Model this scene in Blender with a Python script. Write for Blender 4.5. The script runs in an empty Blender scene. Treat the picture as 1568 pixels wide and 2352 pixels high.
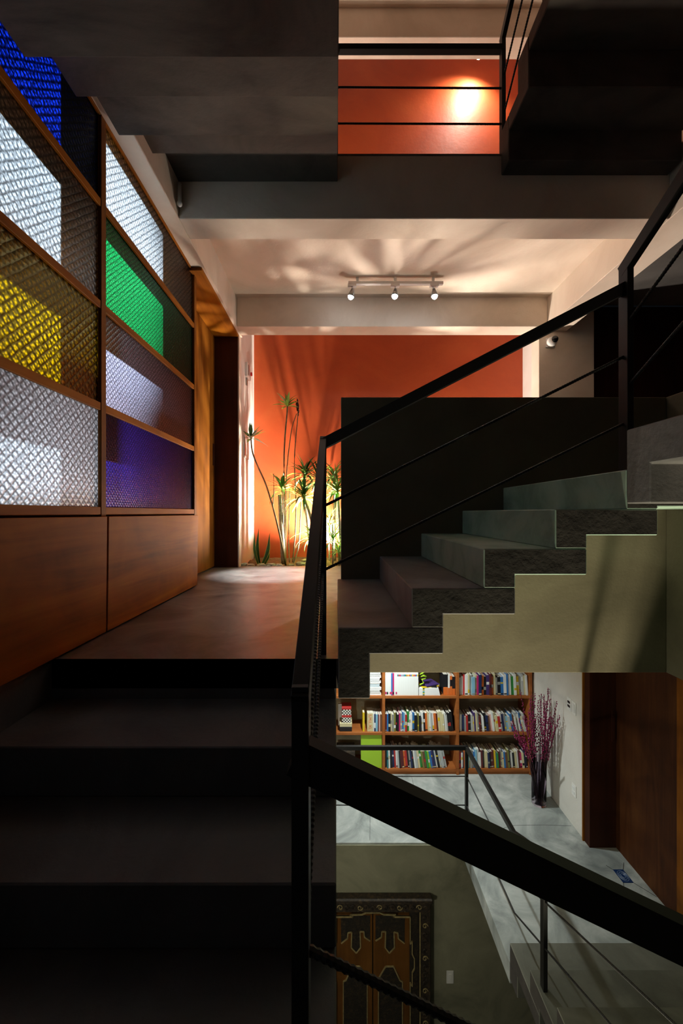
import bpy, bmesh, math, random
from mathutils import Vector, Matrix
random.seed(7)
PI = math.pi
SC = bpy.context.scene
COL = SC.collection

# ------------------------------------------------------------------ camera, world, exposure
F, CX, CY, EYE = 915.0, 772.0, 1178.0, 0.59
cam = bpy.data.cameras.new('camera')
cam.sensor_fit = 'HORIZONTAL'; cam.sensor_width = 36.0
cam.lens = 36.0 * F / 1568.0
cam.shift_x = (784.0 - CX) / 1568.0
cam.shift_y = (CY - 1176.0) / 1568.0
cam.clip_start = 0.02
camo = bpy.data.objects.new('camera', cam); COL.objects.link(camo)
camo.location = (0, 0, EYE); camo.rotation_euler = (PI / 2, 0, 0)
SC.camera = camo
w = bpy.data.worlds.new('night'); SC.world = w; w.use_nodes = True
w.node_tree.nodes['Background'].inputs[0].default_value = (0.02, 0.024, 0.03, 1)
w.node_tree.nodes['Background'].inputs[1].default_value = 0.1
SC.view_settings.view_transform = 'Standard'
SC.view_settings.look = 'None'
SC.view_settings.gamma = 1.0
SC.view_settings.use_curve_mapping = False
SC.view_settings.exposure = 0.0
SC.cycles.max_bounces = 8
SC.cycles.diffuse_bounces = 5
SC.cycles.sample_clamp_indirect = 6.0
SC.cycles.blur_glossy = 0.8
SC.cycles.caustics_reflective = False
SC.cycles.caustics_refractive = False


def light(kind, name, loc, watts, color, target=None, size=0.03, angle=90, blend=0.5):
    d = bpy.data.lights.new(name, kind)
    d.energy = watts; d.color = color
    d.shadow_soft_size = size
    if kind == 'SPOT':
        d.spot_size = math.radians(angle); d.spot_blend = blend
    o = bpy.data.objects.new(name, d); COL.objects.link(o)
    o.location = loc
    if target is not None:
        v = Vector(target) - Vector(loc)
        o.rotation_euler = v.to_track_quat('-Z', 'Y').to_euler()
    return o


WARM = (1.0, 0.80, 0.62)
COOL = (0.86, 0.97, 1.0)
# lamps under the ceiling of the library one floor down
light('SPOT', 'library_lamp', (0.50, 4.62, -0.42), 215, (0.92, 1.0, 0.95), (0.95, 5.15, -2.9), 0.03, 128, 1.0)
# lamp standing low in the stair hall, two floors down
light('SPOT', 'lower_hall_lamp', (0.70, 0.60, -4.2), 1500, (1.0, 0.91, 0.64), (1.05, 2.64, -0.1), 0.10, 44, 0.8)
# wall lamp of the lowest hall, under the left flight
light('POINT', 'lower_wall_lamp', (-0.80, 1.90, -2.5), 50, (1.0, 0.96, 0.76), None, 0.05)
# lamp of the floor above, low beside the planted court
light('SPOT', 'upper_floor_lamp', (-0.60, 4.62, 3.02), 190, (1.0, 0.84, 0.70), (0.2, 4.5, 5.5), 0.04, 150, 0.6)
# yard behind the glass: a high lamp, and an added fill for ambient light
light('SPOT', 'yard_lamp', (-2.85, 4.0, 3.0), 1900, (0.66, 0.83, 1.0), (-1.15, 1.35, 1.60), 0.02, 44, 1.0)
light('SPOT', 'yard_fill', (-2.05, 1.25, 0.45), 60, (0.78, 0.86, 1.0), (-1.15, 1.75, 0.70), 0.22, 75, 1.0)


# ------------------------------------------------------------------ materials
def lin(h):
    h = h.lstrip('#')
    out = []
    for i in (0, 2, 4):
        c = int(h[i:i + 2], 16) / 255.0
        out.append(c / 12.92 if c <= 0.04045 else ((c + 0.055) / 1.055) ** 2.4)
    return tuple(out) + (1.0,)


MATS = {}


def newmat(name):
    m = bpy.data.materials.new(name); m.use_nodes = True
    nt = m.node_tree
    MATS[name] = m
    return m, nt, nt.nodes['Principled BSDF']


def ramp(nt, stops):
    r = nt.nodes.new('ShaderNodeValToRGB')
    e = r.color_ramp.elements
    while len(e) < len(stops):
        e.new(0.5)
    for k, (p, c) in enumerate(stops):
        e[k].position = p; e[k].color = c
    return r


def pos(nt, scale=(1, 1, 1), rot=(0, 0, 0), obj=False):
    mp = nt.nodes.new('ShaderNodeMapping')
    mp.inputs['Scale'].default_value = scale
    mp.inputs['Rotation'].default_value = rot
    if obj:
        t = nt.nodes.new('ShaderNodeTexCoord'); nt.links.new(t.outputs['Object'], mp.inputs[0])
    else:
        g = nt.nodes.new('ShaderNodeNewGeometry'); nt.links.new(g.outputs['Position'], mp.inputs[0])
    return mp.outputs[0]


def noise(nt, vec, scale, detail=6, rough=0.55, dist=0.0):
    n = nt.nodes.new('ShaderNodeTexNoise')
    n.inputs['Scale'].default_value = scale
    n.inputs['Detail'].default_value = detail
    n.inputs['Roughness'].default_value = rough
    n.inputs['Distortion'].default_value = dist
    nt.links.new(vec, n.inputs['Vector'])
    return n.outputs['Fac']


def bump(nt, bsdf, h, strength, dist=0.01):
    b = nt.nodes.new('ShaderNodeBump')
    b.inputs['Strength'].default_value = strength
    b.inputs['Distance'].default_value = dist
    nt.links.new(h, b.inputs['Height']); nt.links.new(b.outputs[0], bsdf.inputs['Normal'])


def plaster(name, dark, mid, lite, scale=2.2, rough=0.75, bs=0.25, fine=38, stretch=(1, 1, 1)):
    m, nt, b = newmat(name)
    v = pos(nt, stretch)
    n1 = noise(nt, v, scale, 9, 0.62, 0.8)
    r = ramp(nt, [(0.30, lin(dark)), (0.50, lin(mid)), (0.72, lin(lite))])
    nt.links.new(n1, r.inputs[0]); nt.links.new(r.outputs[0], b.inputs['Base Color'])
    b.inputs['Roughness'].default_value = rough
    n2 = noise(nt, v, fine, 5, 0.6)
    bump(nt, b, n2, bs, 0.006)
    return m


def wood(name, dark, mid, lite, axis='Z', scale=3.0, rough=0.5):
    m, nt, b = newmat(name)
    s = {'X': (0.25, 3, 3), 'Y': (3, 0.25, 3), 'Z': (3, 3, 0.25)}[axis]
    v = pos(nt, s)
    n1 = noise(nt, v, scale, 10, 0.6, 1.2)
    v2 = pos(nt, (1, 1, 1))
    n2 = noise(nt, v2, 2.4, 4, 0.5, 0.6)
    mx = nt.nodes.new('ShaderNodeMath'); mx.operation = 'MULTIPLY_ADD'
    mx.inputs[1].default_value = 0.55
    nt.links.new(n1, mx.inputs[0])
    m2 = nt.nodes.new('ShaderNodeMath'); m2.operation = 'MULTIPLY'; m2.inputs[1].default_value = 0.45
    nt.links.new(n2, m2.inputs[0]); nt.links.new(m2.outputs[0], mx.inputs[2])
    r = ramp(nt, [(0.32, lin(dark)), (0.5, lin(mid)), (0.68, lin(lite))])
    nt.links.new(mx.outputs[0], r.inputs[0]); nt.links.new(r.outputs[0], b.inputs['Base Color'])
    b.inputs['Roughness'].default_value = rough
    b.inputs['Specular IOR Level'].default_value = 0.18
    bump(nt, b, n1, 0.08, 0.004)
    return m


def plain(name, color, rough=0.6, metal=0.0, emit=None, strength=0.0, vary=0.0):
    m, nt, b = newmat(name)
    b.inputs['Base Color'].default_value = lin(color)
    b.inputs['Roughness'].default_value = rough
    b.inputs['Metallic'].default_value = metal
    if vary:
        n = noise(nt, pos(nt), 30, 3)
        c = lin(color)
        r = ramp(nt, [(0.3, tuple(x * (1 - vary) for x in c[:3]) + (1,)), (0.7, tuple(min(1, x * (1 + vary)) for x in c[:3]) + (1,))])
        nt.links.new(n, r.inputs[0]); nt.links.new(r.outputs[0], b.inputs['Base Color'])
    if emit:
        b.inputs['Emission Color'].default_value = lin(emit)
        b.inputs['Emission Strength'].default_value = strength
    return m


CONC = plaster('grey concrete', '#4a494a', '#5b5a5b', '#6b6a6b', 2.0, 0.62, 0.35)
CONCF = plaster('troweled concrete floor', '#747b7b', '#a3a9a8', '#cdd0ce', 2.6, 0.5, 0.12, 20)
CONCL = plaster('landing concrete', '#403c3a', '#6e6763', '#8d867f', 3.0, 0.40, 0.18, 26)
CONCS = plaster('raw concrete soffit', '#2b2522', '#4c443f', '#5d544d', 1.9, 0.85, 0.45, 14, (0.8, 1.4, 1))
CONCG = plaster('green lit concrete', '#7c9584', '#a6c0b0', '#bccdbe', 3.4, 0.6, 0.25, 26)  # green light of the glass pane put into the step colour, lightened too
CONCM = plaster('mid grey concrete', '#6b6969', '#827f7f', '#969393', 2.2, 0.62, 0.3)  # same stair concrete, lightened to stand for the brighter lit steps
CONCW = plaster('olive grey step concrete', '#55564e', '#6a6b62', '#7c7d73', 2.4, 0.7, 0.25)  # darker, more olive tone than the library floor concrete
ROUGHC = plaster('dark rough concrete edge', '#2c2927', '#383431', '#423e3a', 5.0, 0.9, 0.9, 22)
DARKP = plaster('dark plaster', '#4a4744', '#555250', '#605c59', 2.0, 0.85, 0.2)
BEIGE = plaster('beige plaster', '#cbbcab', '#d9cbbb', '#e3d7c9', 1.4, 0.8, 0.25, 40)
WHITEP = plaster('white plaster', '#c9c6c0', '#dad7d2', '#e4e2de', 1.2, 0.7, 0.3, 30)
DOLIVE = plaster('dark olive cement', '#534c3a', '#605845', '#6b6450', 1.3, 0.85, 0.25, 45)
OLIVE = plaster('olive plaster', '#9a947c', '#aaa48c', '#b8b29b', 1.3, 0.8, 0.25, 45)
ORANGE = plaster('orange plaster', '#a8421a', '#b64c1e', '#c05827', 1.1, 0.55, 0.35, 14)
LOWERP = plaster('grey green plaster', '#6a6a58', '#85846f', '#98967f', 1.8, 0.85, 0.25, 30)
WOODP = wood('brown plywood', '#663602', '#945608', '#ae6c12', 'Y', 3.0, 0.62)
WOODV = wood('brown upright wood', '#583106', '#7f4b0b', '#976018', 'Z', 3.0, 0.62)
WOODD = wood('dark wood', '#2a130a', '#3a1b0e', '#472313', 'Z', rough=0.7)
WOODR = wood('red brown door wood', '#281307', '#40200b', '#523014', 'Z', 3.6, 0.6)
WOODS = wood('shelf wood', '#7d4722', '#9b5a2c', '#ad6a38', 'X', 4.0)
STEEL = plain('black painted steel', '#060607', 0.5, 0.0)
BLACK = plain('black plastic', '#101012', 0.3)
WHITE = plain('white plastic', '#e6e6e4', 0.4)
GREYM = plain('grey metal', '#9a9894', 0.35, 0.8)
RED = plain('red plastic', '#c3202a', 0.4)
PAPER = plain('paper', '#dfe0e2', 0.8)
PAGES = plain('page edges', '#cfcbc0', 0.85, vary=0.15)
BULB = plain('lamp bulb', '#ffffff', 0.3, 0, '#e8f6ff', 90.0)
BULBW = plain('warm lamp bulb', '#ffffff', 0.3, 0, '#ffe9cf', 60.0)
BARK = plain('grey bark', '#8d8272', 0.85, vary=0.35)
CANE = plain('thin cane', '#6a5a40', 0.8, vary=0.3)
DRIED = plain('dried flower', '#3d2818', 0.9, vary=0.3)
LEAF = plain('green leaf', '#4f8a2a', 0.38, vary=0.25)
LEAFD = plain('deep green leaf', '#2f5f24', 0.38, vary=0.25)
LEAFL = plain('pale green leaf', '#86a84c', 0.42, vary=0.25)
LEAFE = plain('yellow leaf edge', '#b9b55a', 0.45)
SOIL = plaster('planting soil', '#2a1c10', '#47321c', '#6a5230', 14, 0.95, 1.0, 60)
STONE = plaster('pale stone', '#8f8a80', '#b2ada4', '#cbc7bf', 12, 0.8, 0.6, 40)
TWIG = plain('dark twig', '#34161f', 0.8)
BERRY = plain('magenta berry', '#8e1450', 0.42, vary=0.2)
GOLD = plain('faded gold trim', '#94845a', 0.6, vary=0.25)
CARVE = plaster('dark carved wood', '#1d1712', '#2e251c', '#57452f', 26, 0.7, 1.0, 60)
LEAFW = wood('door leaf wood', '#4e3114', '#6a441c', '#7d5426', 'Z')
PAINTD = plaster('painted carving', '#15110e', '#252019', '#4b3a22', 34, 0.6, 0.9, 70)
TILEB = plain('blue glazed tile', '#1d3560', 0.25)
TILEL = plain('pale tile line', '#7f95b4', 0.3)


def glassmat(name, color, rim, pat=34.0, lo=0.35, hi=1.0, gloss=0.10):
    """embossed cathedral glass: scatters the light from behind, relief from a regular lattice"""
    m, nt, b = newmat(name)
    out = nt.nodes['Material Output']
    nt.nodes.remove(b)
    g = nt.nodes.new('ShaderNodeNewGeometry'); sx = nt.nodes.new('ShaderNodeSeparateXYZ'); cb = nt.nodes.new('ShaderNodeCombineXYZ')
    nt.links.new(g.outputs['Position'], sx.inputs[0])
    nt.links.new(sx.outputs[1], cb.inputs[0]); nt.links.new(sx.outputs[2], cb.inputs[1])
    mp = nt.nodes.new('ShaderNodeMapping'); mp.inputs['Rotation'].default_value = (0, 0, PI / 4); mp.inputs['Scale'].default_value = (1, 1, 1)
    nt.links.new(cb.outputs[0], mp.inputs[0]); v = mp.outputs[0]
    vo = nt.nodes.new('ShaderNodeTexVoronoi'); vo.voronoi_dimensions = '2D'; vo.feature = 'DISTANCE_TO_EDGE'
    vo.inputs['Scale'].default_value = pat; vo.inputs['Randomness'].default_value = 0.12
    nt.links.new(v, vo.inputs['Vector'])
    v2 = nt.nodes.new('ShaderNodeTexVoronoi'); v2.voronoi_dimensions = '2D'; v2.feature = 'F1'
    v2.inputs['Scale'].default_value = pat * 2.0; v2.inputs['Randomness'].default_value = 0.85
    nt.links.new(v, v2.inputs['Vector'])
    r = ramp(nt, [(0.0, (lo * 0.4,) * 3 + (1,)), (0.12, (lo,) * 3 + (1,)), (0.28, (hi,) * 3 + (1,))])
    nt.links.new(vo.outputs['Distance'], r.inputs[0])
    r2 = ramp(nt, [(0.10, (1.0,) * 3 + (1,)), (0.55, (lo * 0.9,) * 3 + (1,))])
    nt.links.new(v2.outputs['Distance'], r2.inputs[0])
    mu = nt.nodes.new('ShaderNodeMixRGB'); mu.blend_type = 'MULTIPLY'; mu.inputs[0].default_value = 1.0
    nt.links.new(r.outputs[0], mu.inputs[1]); nt.links.new(r2.outputs[0], mu.inputs[2])
    mc = nt.nodes.new('ShaderNodeMixRGB'); mc.blend_type = 'MULTIPLY'; mc.inputs[0].default_value = 1.0
    mc.inputs[2].default_value = lin(color)
    nt.links.new(mu.outputs[0], mc.inputs[1])
    tr = nt.nodes.new('ShaderNodeBsdfTranslucent'); nt.links.new(mc.outputs[0], tr.inputs['Color'])
    bp = nt.nodes.new('ShaderNodeBump'); bp.inputs['Strength'].default_value = 0.8; bp.inputs['Distance'].default_value = 0.004
    nt.links.new(vo.outputs['Distance'], bp.inputs['Height'])
    gl = nt.nodes.new('ShaderNodeBsdfGlossy'); gl.inputs['Roughness'].default_value = 0.28
    gl.inputs['Color'].default_value = lin(rim); nt.links.new(bp.outputs[0], gl.inputs['Normal'])
    mix = nt.nodes.new('ShaderNodeMixShader'); mix.inputs[0].default_value = gloss
    nt.links.new(tr.outputs[0], mix.inputs[1]); nt.links.new(gl.outputs[0], mix.inputs[2])
    nt.links.new(mix.outputs[0], out.inputs['Surface'])
    return m


m, nt, b = newmat('smooth glass face')
nt.nodes.remove(b)
tb = nt.nodes.new('ShaderNodeBsdfTransparent'); tb.inputs[0].default_value = (0.96, 0.97, 0.96, 1)
nt.links.new(tb.outputs[0], nt.nodes['Material Output'].inputs['Surface'])
G_BACK = m
G_BLUE = glassmat('cobalt glass', '#1034d0', '#c8d4ff', 42, 0.12, 1.0)
G_CLEAR = glassmat('clear patterned glass', '#ffffff', '#ffffff', 38, 0.42, 1.0)
G_YEL = glassmat('yellow glass', '#f0bc00', '#ffe9a0', 34, 0.16, 1.0)
G_GRN = glassmat('green glass', '#12c060', '#c0ffd8', 52, 0.36, 1.0)
G_VIO = glassmat('violet glass', '#5a44f0', '#d0c0ff', 56, 0.42, 1.0, 0.05)
G_LIL = glassmat('lilac clear glass', '#f0e6ff', '#ffffff', 48, 0.45, 1.0)

m, nt, b = newmat('smoked vase glass')
b.inputs['Base Color'].default_value = lin('#ddcfe0'); b.inputs['Roughness'].default_value = 0.03
b.inputs['Transmission Weight'].default_value = 1.0; b.inputs['IOR'].default_value = 1.12
VASEG = m
m, nt, b = newmat('dark lens dome')
b.inputs['Base Color'].default_value = lin('#060608'); b.inputs['Roughness'].default_value = 0.08
DOME = m


# ------------------------------------------------------------------ mesh helpers
class MB:
    def __init__(self):
        self.v, self.f, self.mi = [], [], []

    def add(self, vs, fs, mi=0):
        n = len(self.v)
        self.v += [tuple(x) for x in vs]
        self.f += [tuple(i + n for i in f) for f in fs]
        self.mi += [mi] * len(fs)
        return self

    def box(self, a, c, mi=0, mtx=None):
        x0, y0, z0 = a; x1, y1, z1 = c
        vs = [(x0, y0, z0), (x1, y0, z0), (x1, y1, z0), (x0, y1, z0), (x0, y0, z1), (x1, y0, z1), (x1, y1, z1), (x0, y1, z1)]
        if mtx is not None:
            vs = [tuple(mtx @ Vector(p)) for p in vs]
        return self.add(vs, [(0, 3, 2, 1), (4, 5, 6, 7), (0, 1, 5, 4), (1, 2, 6, 5), (2, 3, 7, 6), (3, 0, 4, 7)], mi)

    def prism(self, poly, axis, a, c, mi=0):
        """poly in the plane across axis: X -> (y,z), Y -> (x,z), Z -> (x,y)"""
        def P(p, t):
            return {'X': (t, p[0], p[1]), 'Y': (p[0], t, p[1]), 'Z': (p[0], p[1], t)}[axis]
        n = len(poly)
        vs = [P(p, a) for p in poly] + [P(p, c) for p in poly]
        fs = [tuple(range(n)), tuple(range(2 * n - 1, n - 1, -1))]
        fs += [(i, i + n, (i + 1) % n + n, (i + 1) % n) for i in range(n)]
        return self.add(vs, fs, mi)

    def tube(self, pts, rad, seg=8, mi=0, cap=True, ribs=None):
        pts = [Vector(p) for p in pts]
        if ribs:
            out, rr = [], []
            for i in range(len(pts) - 1):
                L = (pts[i + 1] - pts[i]).length
                k = max(2, int(L / ribs) * 2)
                for j in range(k + (1 if i == len(pts) - 2 else 0)):
                    out.append(pts[i].lerp(pts[i + 1], j / k)); rr.append(rad * (1.0 if j % 2 else 0.80))
            pts, rads = out, rr
        else:
            rads = [rad] * len(pts) if not hasattr(rad, '__len__') else list(rad)
        n = len(pts); vs, fs = [], []
        for i, p in enumerate(pts):
            d = (pts[min(i + 1, n - 1)] - pts[max(i - 1, 0)]).normalized()
            u = d.cross(Vector((0, 0, 1)))
            if u.length < 1e-3:
                u = d.cross(Vector((0, 1, 0)))
            u.normalize(); q = d.cross(u)
            for s in range(seg):
                a = 2 * PI * s / seg
                vs.append(p + (u * math.cos(a) + q * math.sin(a)) * rads[i])
        for i in range(n - 1):
            for s in range(seg):
                s2 = (s + 1) % seg
                fs.append((i * seg + s, i * seg + s2, (i + 1) * seg + s2, (i + 1) * seg + s))
        if cap:
            fs.append(tuple(range(seg - 1, -1, -1))); fs.append(tuple((n - 1) * seg + s for s in range(seg)))
        return self.add(vs, fs, mi)

    def bar(self, p, q, wx, h, mi=0):
        """rectangular bar from p to q, wx wide sideways, h tall"""
        p, q = Vector(p), Vector(q)
        d = (q - p).normalized()
        side = d.cross(Vector((0, 0, 1)))
        if side.length < 1e-3:
            side = Vector((1, 0, 0))
        side.normalize(); up = side.cross(d).normalized()
        vs = []
        for c in (p, q):
            for a, b2 in ((-1, -1), (1, -1), (1, 1), (-1, 1)):
                vs.append(c + side * a * wx / 2 + up * b2 * h / 2)
        return self.add(vs, [(0, 1, 2, 3), (7, 6, 5, 4), (0, 4, 5, 1), (1, 5, 6, 2), (2, 6, 7, 3), (3, 7, 4, 0)], mi)

    def lathe(self, prof, c=(0, 0, 0), seg=24, mi=0, mtx=None):
        vs, fs = [], []
        for r, z in prof:
            for s in range(seg):
                a = 2 * PI * s / seg
                vs.append(Vector((r * math.cos(a), r * math.sin(a), z)))
        if mtx is not None:
            vs = [mtx @ v for v in vs]
        vs = [v + Vector(c) for v in vs]
        for i in range(len(prof) - 1):
            for s in range(seg):
                s2 = (s + 1) % seg
                fs.append((i * seg + s, i * seg + s2, (i + 1) * seg + s2, (i + 1) * seg + s))
        return self.add(vs, fs, mi)

    def ball(self, c, r, seg=10, rings=6, mi=0, sq=(1, 1, 1), jit=0.0):
        vs, fs = [], []
        for i in range(rings + 1):
            t = PI * i / rings
            for s in range(seg):
                a = 2 * PI * s / seg
                k = 1 + random.uniform(-jit, jit) if 0 < i < rings else 1
                vs.append((c[0] + r * sq[0] * math.sin(t) * math.cos(a) * k, c[1] + r * sq[1] * math.sin(t) * math.sin(a) * k, c[2] - r * sq[2] * math.cos(t) * k))
        for i in range(rings):
            for s in range(seg):
                s2 = (s + 1) % seg
                fs.append((i * seg + s, i * seg + s2, (i + 1) * seg + s2, (i + 1) * seg + s))
        return self.add(vs, fs, mi)

    def build(self, name, mats, parent=None, origin=(0, 0, 0), smooth=False, bevel=0.0, **props):
        if not isinstance(mats, (list, tuple)):
            mats = [mats]
        org = parent['_org'] if parent is not None else origin
        org = Vector(org)
        me = bpy.data.meshes.new(name)
        me.from_pydata([tuple(Vector(p) - org) for p in self.v], [], self.f)
        for mm in mats:
            me.materials.append(mm)
        if len(mats) > 1:
            me.polygons.foreach_set('material_index', self.mi)
        bm = bmesh.new(); bm.from_mesh(me)
        bmesh.ops.remove_doubles(bm, verts=bm.verts, dist=1e-6)
        bmesh.ops.recalc_face_normals(bm, faces=bm.faces)
        if bevel:
            es = [e for e in bm.edges if len(e.link_faces) == 2 and e.calc_face_angle(0) > 0.5]
            bmesh.ops.bevel(bm, geom=es, offset=bevel, segments=1, affect='EDGES', clamp_overlap=True)
        bm.to_mesh(me); bm.free()
        if smooth:
            me.polygons.foreach_set('use_smooth', [True] * len(me.polygons))
        o = bpy.data.objects.new(name, me); COL.objects.link(o)
        if parent is not None:
            o.parent = parent
        else:
            o.location = org
        o['_org'] = tuple(org)
        for k, v in props.items():
            o[k] = v
        return o


def thing(name, label, cat, org, group=None, kind=None):
    o = bpy.data.objects.new(name, None); COL.objects.link(o)
    o.empty_display_size = 0.1
    o.location = org; o['_org'] = tuple(org)
    o['label'] = label; o['category'] = cat
    if group: o['group'] = group
    if kind: o['kind'] = kind
    return o


def struct(name, mb, mat, label=None, **k):
    o = mb.build(name, mat, **k); o['kind'] = 'structure'
    if label: o['label'] = label
    return o


def P(px, py, d):
    """point seen at pixel (px,py) of the photograph at distance d along the view axis"""
    return ((px - CX) * d / F, d, EYE - (py - CY) * d / F)


def B(a, c):
    return MB().box(a, c)


# ------------------------------------------------------------------ the setting
XL, XR = -1.15, 2.19          # left partition plane, right stair wall
YF, YB = 1.521, 2.643         # front and back planes of the short cross flight
ZB, ZC = 2.526, 2.829         # beam soffit, ceiling
H2, HL = 2.94, -2.94          # floor above, floor below
YO = 5.245                    # orange wall

struct('floor', MB().prism([(-1.34, 1.611), (0.03, 1.611), (0.03, YB), (0.03, 2.74), (4.2, 2.74), (4.2, 4.425), (-1.34, 4.425)], 'Z', -0.12, 0.0), CONCL, 'worn grey concrete landing floor beside the wooden partition')
struct('wall_parapet', B((0.032, YB, -0.47), (XR, 2.74, 1.358)), DOLIVE, 'solid stair wall between landing and cross flight', bevel=0.004)
struct('wall_right', B((XR, -1.3, -0.47), (2.29, 2.74, 1.358)), DOLIVE, 'low plastered wall along the right flight', bevel=0.004)
struct('trim_1', B((XR, 2.74, -0.47), (2.44, 4.3, -0.12)), OLIVE, 'plastered beam over the library passage')
struct('wall_orange', B((-1.083, YO, -0.35), (2.453, 5.40, 6.7)), ORANGE, 'burnt orange rendered wall behind the planting bed')
struct('wall_court_left', B((-1.30, 4.40, -0.35), (-1.083, 5.40, 6.7)), WHITEP, 'white court wall with leaf shadows')
struct('wall_court_right', MB().box((2.453, 4.40, -0.35), (2.70, 5.40, 6.7)), WHITEP, 'narrow white wall beside the orange wall')
struct('wall_column', B((2.154, 4.238, -0.12), (2.742, 4.40, 6.7)), BEIGE, 'beige pier carrying the dome camera', bevel=0.004)
# floor above with its beams
struct('ceiling', B((-1.06, 2.80, ZC), (2.22, 4.16, H2)), BEIGE, 'pinkish beige ceiling of the landing')
struct('beam_front', B((-1.034, 2.62, ZB), (2.193, 2.82, H2)), BEIGE, 'deep beam along the edge of the upper floor', bevel=0.004)
struct('beam_back', B((-1.034, 4.139, ZB), (2.193, 4.342, H2 + 0.05)), BEIGE, 'beam in front of the planted court', bevel=0.004)
struct('beam_left', B((-1.40, -1.3, ZB), (-1.035, 4.40, 2.95)), BEIGE, 'beam over the glazed partition', bevel=0.004)
struct('beam_right', B((2.194, -1.3, ZB), (2.45, 4.30, 2.95)), BEIGE, 'beam over the right flight', bevel=0.004)
struct('floor_upper', B((-1.4, 2.62, H2), (2.45, 4.342, H2 + 0.012)), CONCL)
struct('wall_upper_left', B((-1.30, -1.3, 2.95), (-1.12, 4.40, 6.7)), BEIGE)
struct('wall_upper_right', B((2.45, -1.3, 2.95), (2.60, 4.30, 6.7)), BEIGE)
struct('beam_upper', B((-1.12, 4.139, 5.53), (2.45, 4.342, 5.84)), BEIGE, 'beam under the ceiling of the upper floor', bevel=0.004)
struct('ceiling_upper', B((-1.12, 2.4, 5.84), (2.45, 4.342, 5.96)), BEIGE)
struct('ceiling_court', B((-1.3, 4.342, 6.7), (2.7, 5.4, 6.8)), WHITEP)
struct('ceiling_stair', B((-1.3, -1.3, 6.3), (2.6, 2.62, 6.4)), DARKP)
struct('wall_back', B((-1.4, -1.45, -6.1), (2.6, -1.3, 6.4)), DARKP)
# dark hall beyond the right beam
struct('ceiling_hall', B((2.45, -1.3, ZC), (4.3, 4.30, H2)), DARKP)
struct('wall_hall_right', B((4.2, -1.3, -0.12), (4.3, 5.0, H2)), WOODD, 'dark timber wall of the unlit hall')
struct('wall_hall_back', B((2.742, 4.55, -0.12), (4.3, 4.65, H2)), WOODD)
struct('floor_hall', B((2.29, -1.3, -0.12), (4.3, 2.74, 0.0)), CONCL)
# wood soffit, jamb and sliding door at the left
struct('door_1', B((-1.36, 3.0, 0.012), (-1.32, 4.318, 2.50)), WOODV, 'brown sliding door with a flush pull')
dj = struct('trim_2', B((-1.36, 4.318, 0.0), (-1.068, 4.40, 2.526)), WOODD, 'dark wooden door post')
struct('trim_3', B((-1.36, 3.14, 2.50), (-1.06, 4.318, 2.526)), WOODP, 'wooden soffit board over the sliding door')
struct('trim_4', B((-1.068, 4.33, 0.0), (-1.056, 4.42, 2.526)), BEIGE)
struct('wall_door_pocket', B((-1.46, 2.9, -0.12), (-1.36, 4.40, 2.95)), DARKP)
# stair shaft, lower part
struct('floor_half_landing', B((XL, -1.3, -1.10), (0.02, 0.08, -0.96)), CONC, 'half landing under the viewer')
struct('wall_left', MB().prism([(-1.3, -6.1), (1.7, -6.1), (1.7, -0.12), (1.611, -0.12), (1.611, -0.004), (-1.3, -0.004)], 'X', -1.33, XL), CONC, 'concrete wall under the wooden dado')
struct('floor_library', MB().prism([(-1.33, 4.262), (1.36, 4.262), (1.36, 3.124), (2.95, 3.124), (2.95, 5.75), (-1.33, 5.75)], 'Z', -3.10, HL), CONCF, 'polished pale grey concrete floor of the library')
struct('wall_lower_hall', B((-1.33, 4.250, -6.1), (2.95, 4.36, -2.958)), LOWERP, 'stained grey green wall of the lowest hall')
struct('wall_library_right', B((2.67, 4.30, HL), (2.82, 5.75, -0.12)), WHITEP, 'white library wall with switches', bevel=0.003)
struct('wall_library_back', B((-1.33, 5.72, HL), (2.82, 5.84, -0.12)), WHITEP)
struct('wall_library_left', B((-1.45, 1.7, -6.1), (-1.33, 5.84, -0.12)), WHITEP)
struct('ceiling_library', B((-1.33, 2.74, -0.24), (2.82, 5.84, -0.12)), WHITEP)
struct('floor_planter', B((-1.083, 4.425, -0.119), (2.154, YO, -0.06)), CONC)
struct('door_2', B((2.95, 2.0, HL), (2.99, 4.20, -0.47)), WOODR, 'brown wooden sliding door beside the library walkway')
struct('trim_5', B((2.67, 4.20, HL), (2.97, 4.30, -0.47)), WOODD, 'dark wooden door post beside the library wall')
struct('trim_6', B((2.652, 4.285, HL), (2.672, 4.302, -0.47)), WOODV)
struct('trim_7', B((2.29, 1.0, -0.47), (2.99, 4.25, -0.37)), OLIVE)
struct('trim_8', B((2.93, 3.36, HL), (2.96, 3.43, -0.47)), WOODV, 'door frame upright')
struct('wall_lower_right', B((2.99, -1.3, -6.1), (3.1, 5.84, -0.12)), DARKP)
struct('floor_lowest', B((-1.4, -1.4, -6.1), (3.1, 4.36, -6.0)), CONC)
for pts in ([(1066, 1926), (1110, 1914), (1180, 1896), (1250, 1895), (1312, 1897)], [(945, 1782), (951, 1812), (955, 1842)], [(846, 1790), (850, 1830), (849, 1930)]):
    q = [((px - CX) * (EYE - HL) / (py - CY), (EYE - HL) * F / (py - CY), HL + 0.0004) for px, py in pts]
    o = MB().tube(q, 0.0016, 4).build('crack', ROUGHC, None, (0, 0, 0)); o.parent = bpy.data.objects['floor_library']
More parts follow.
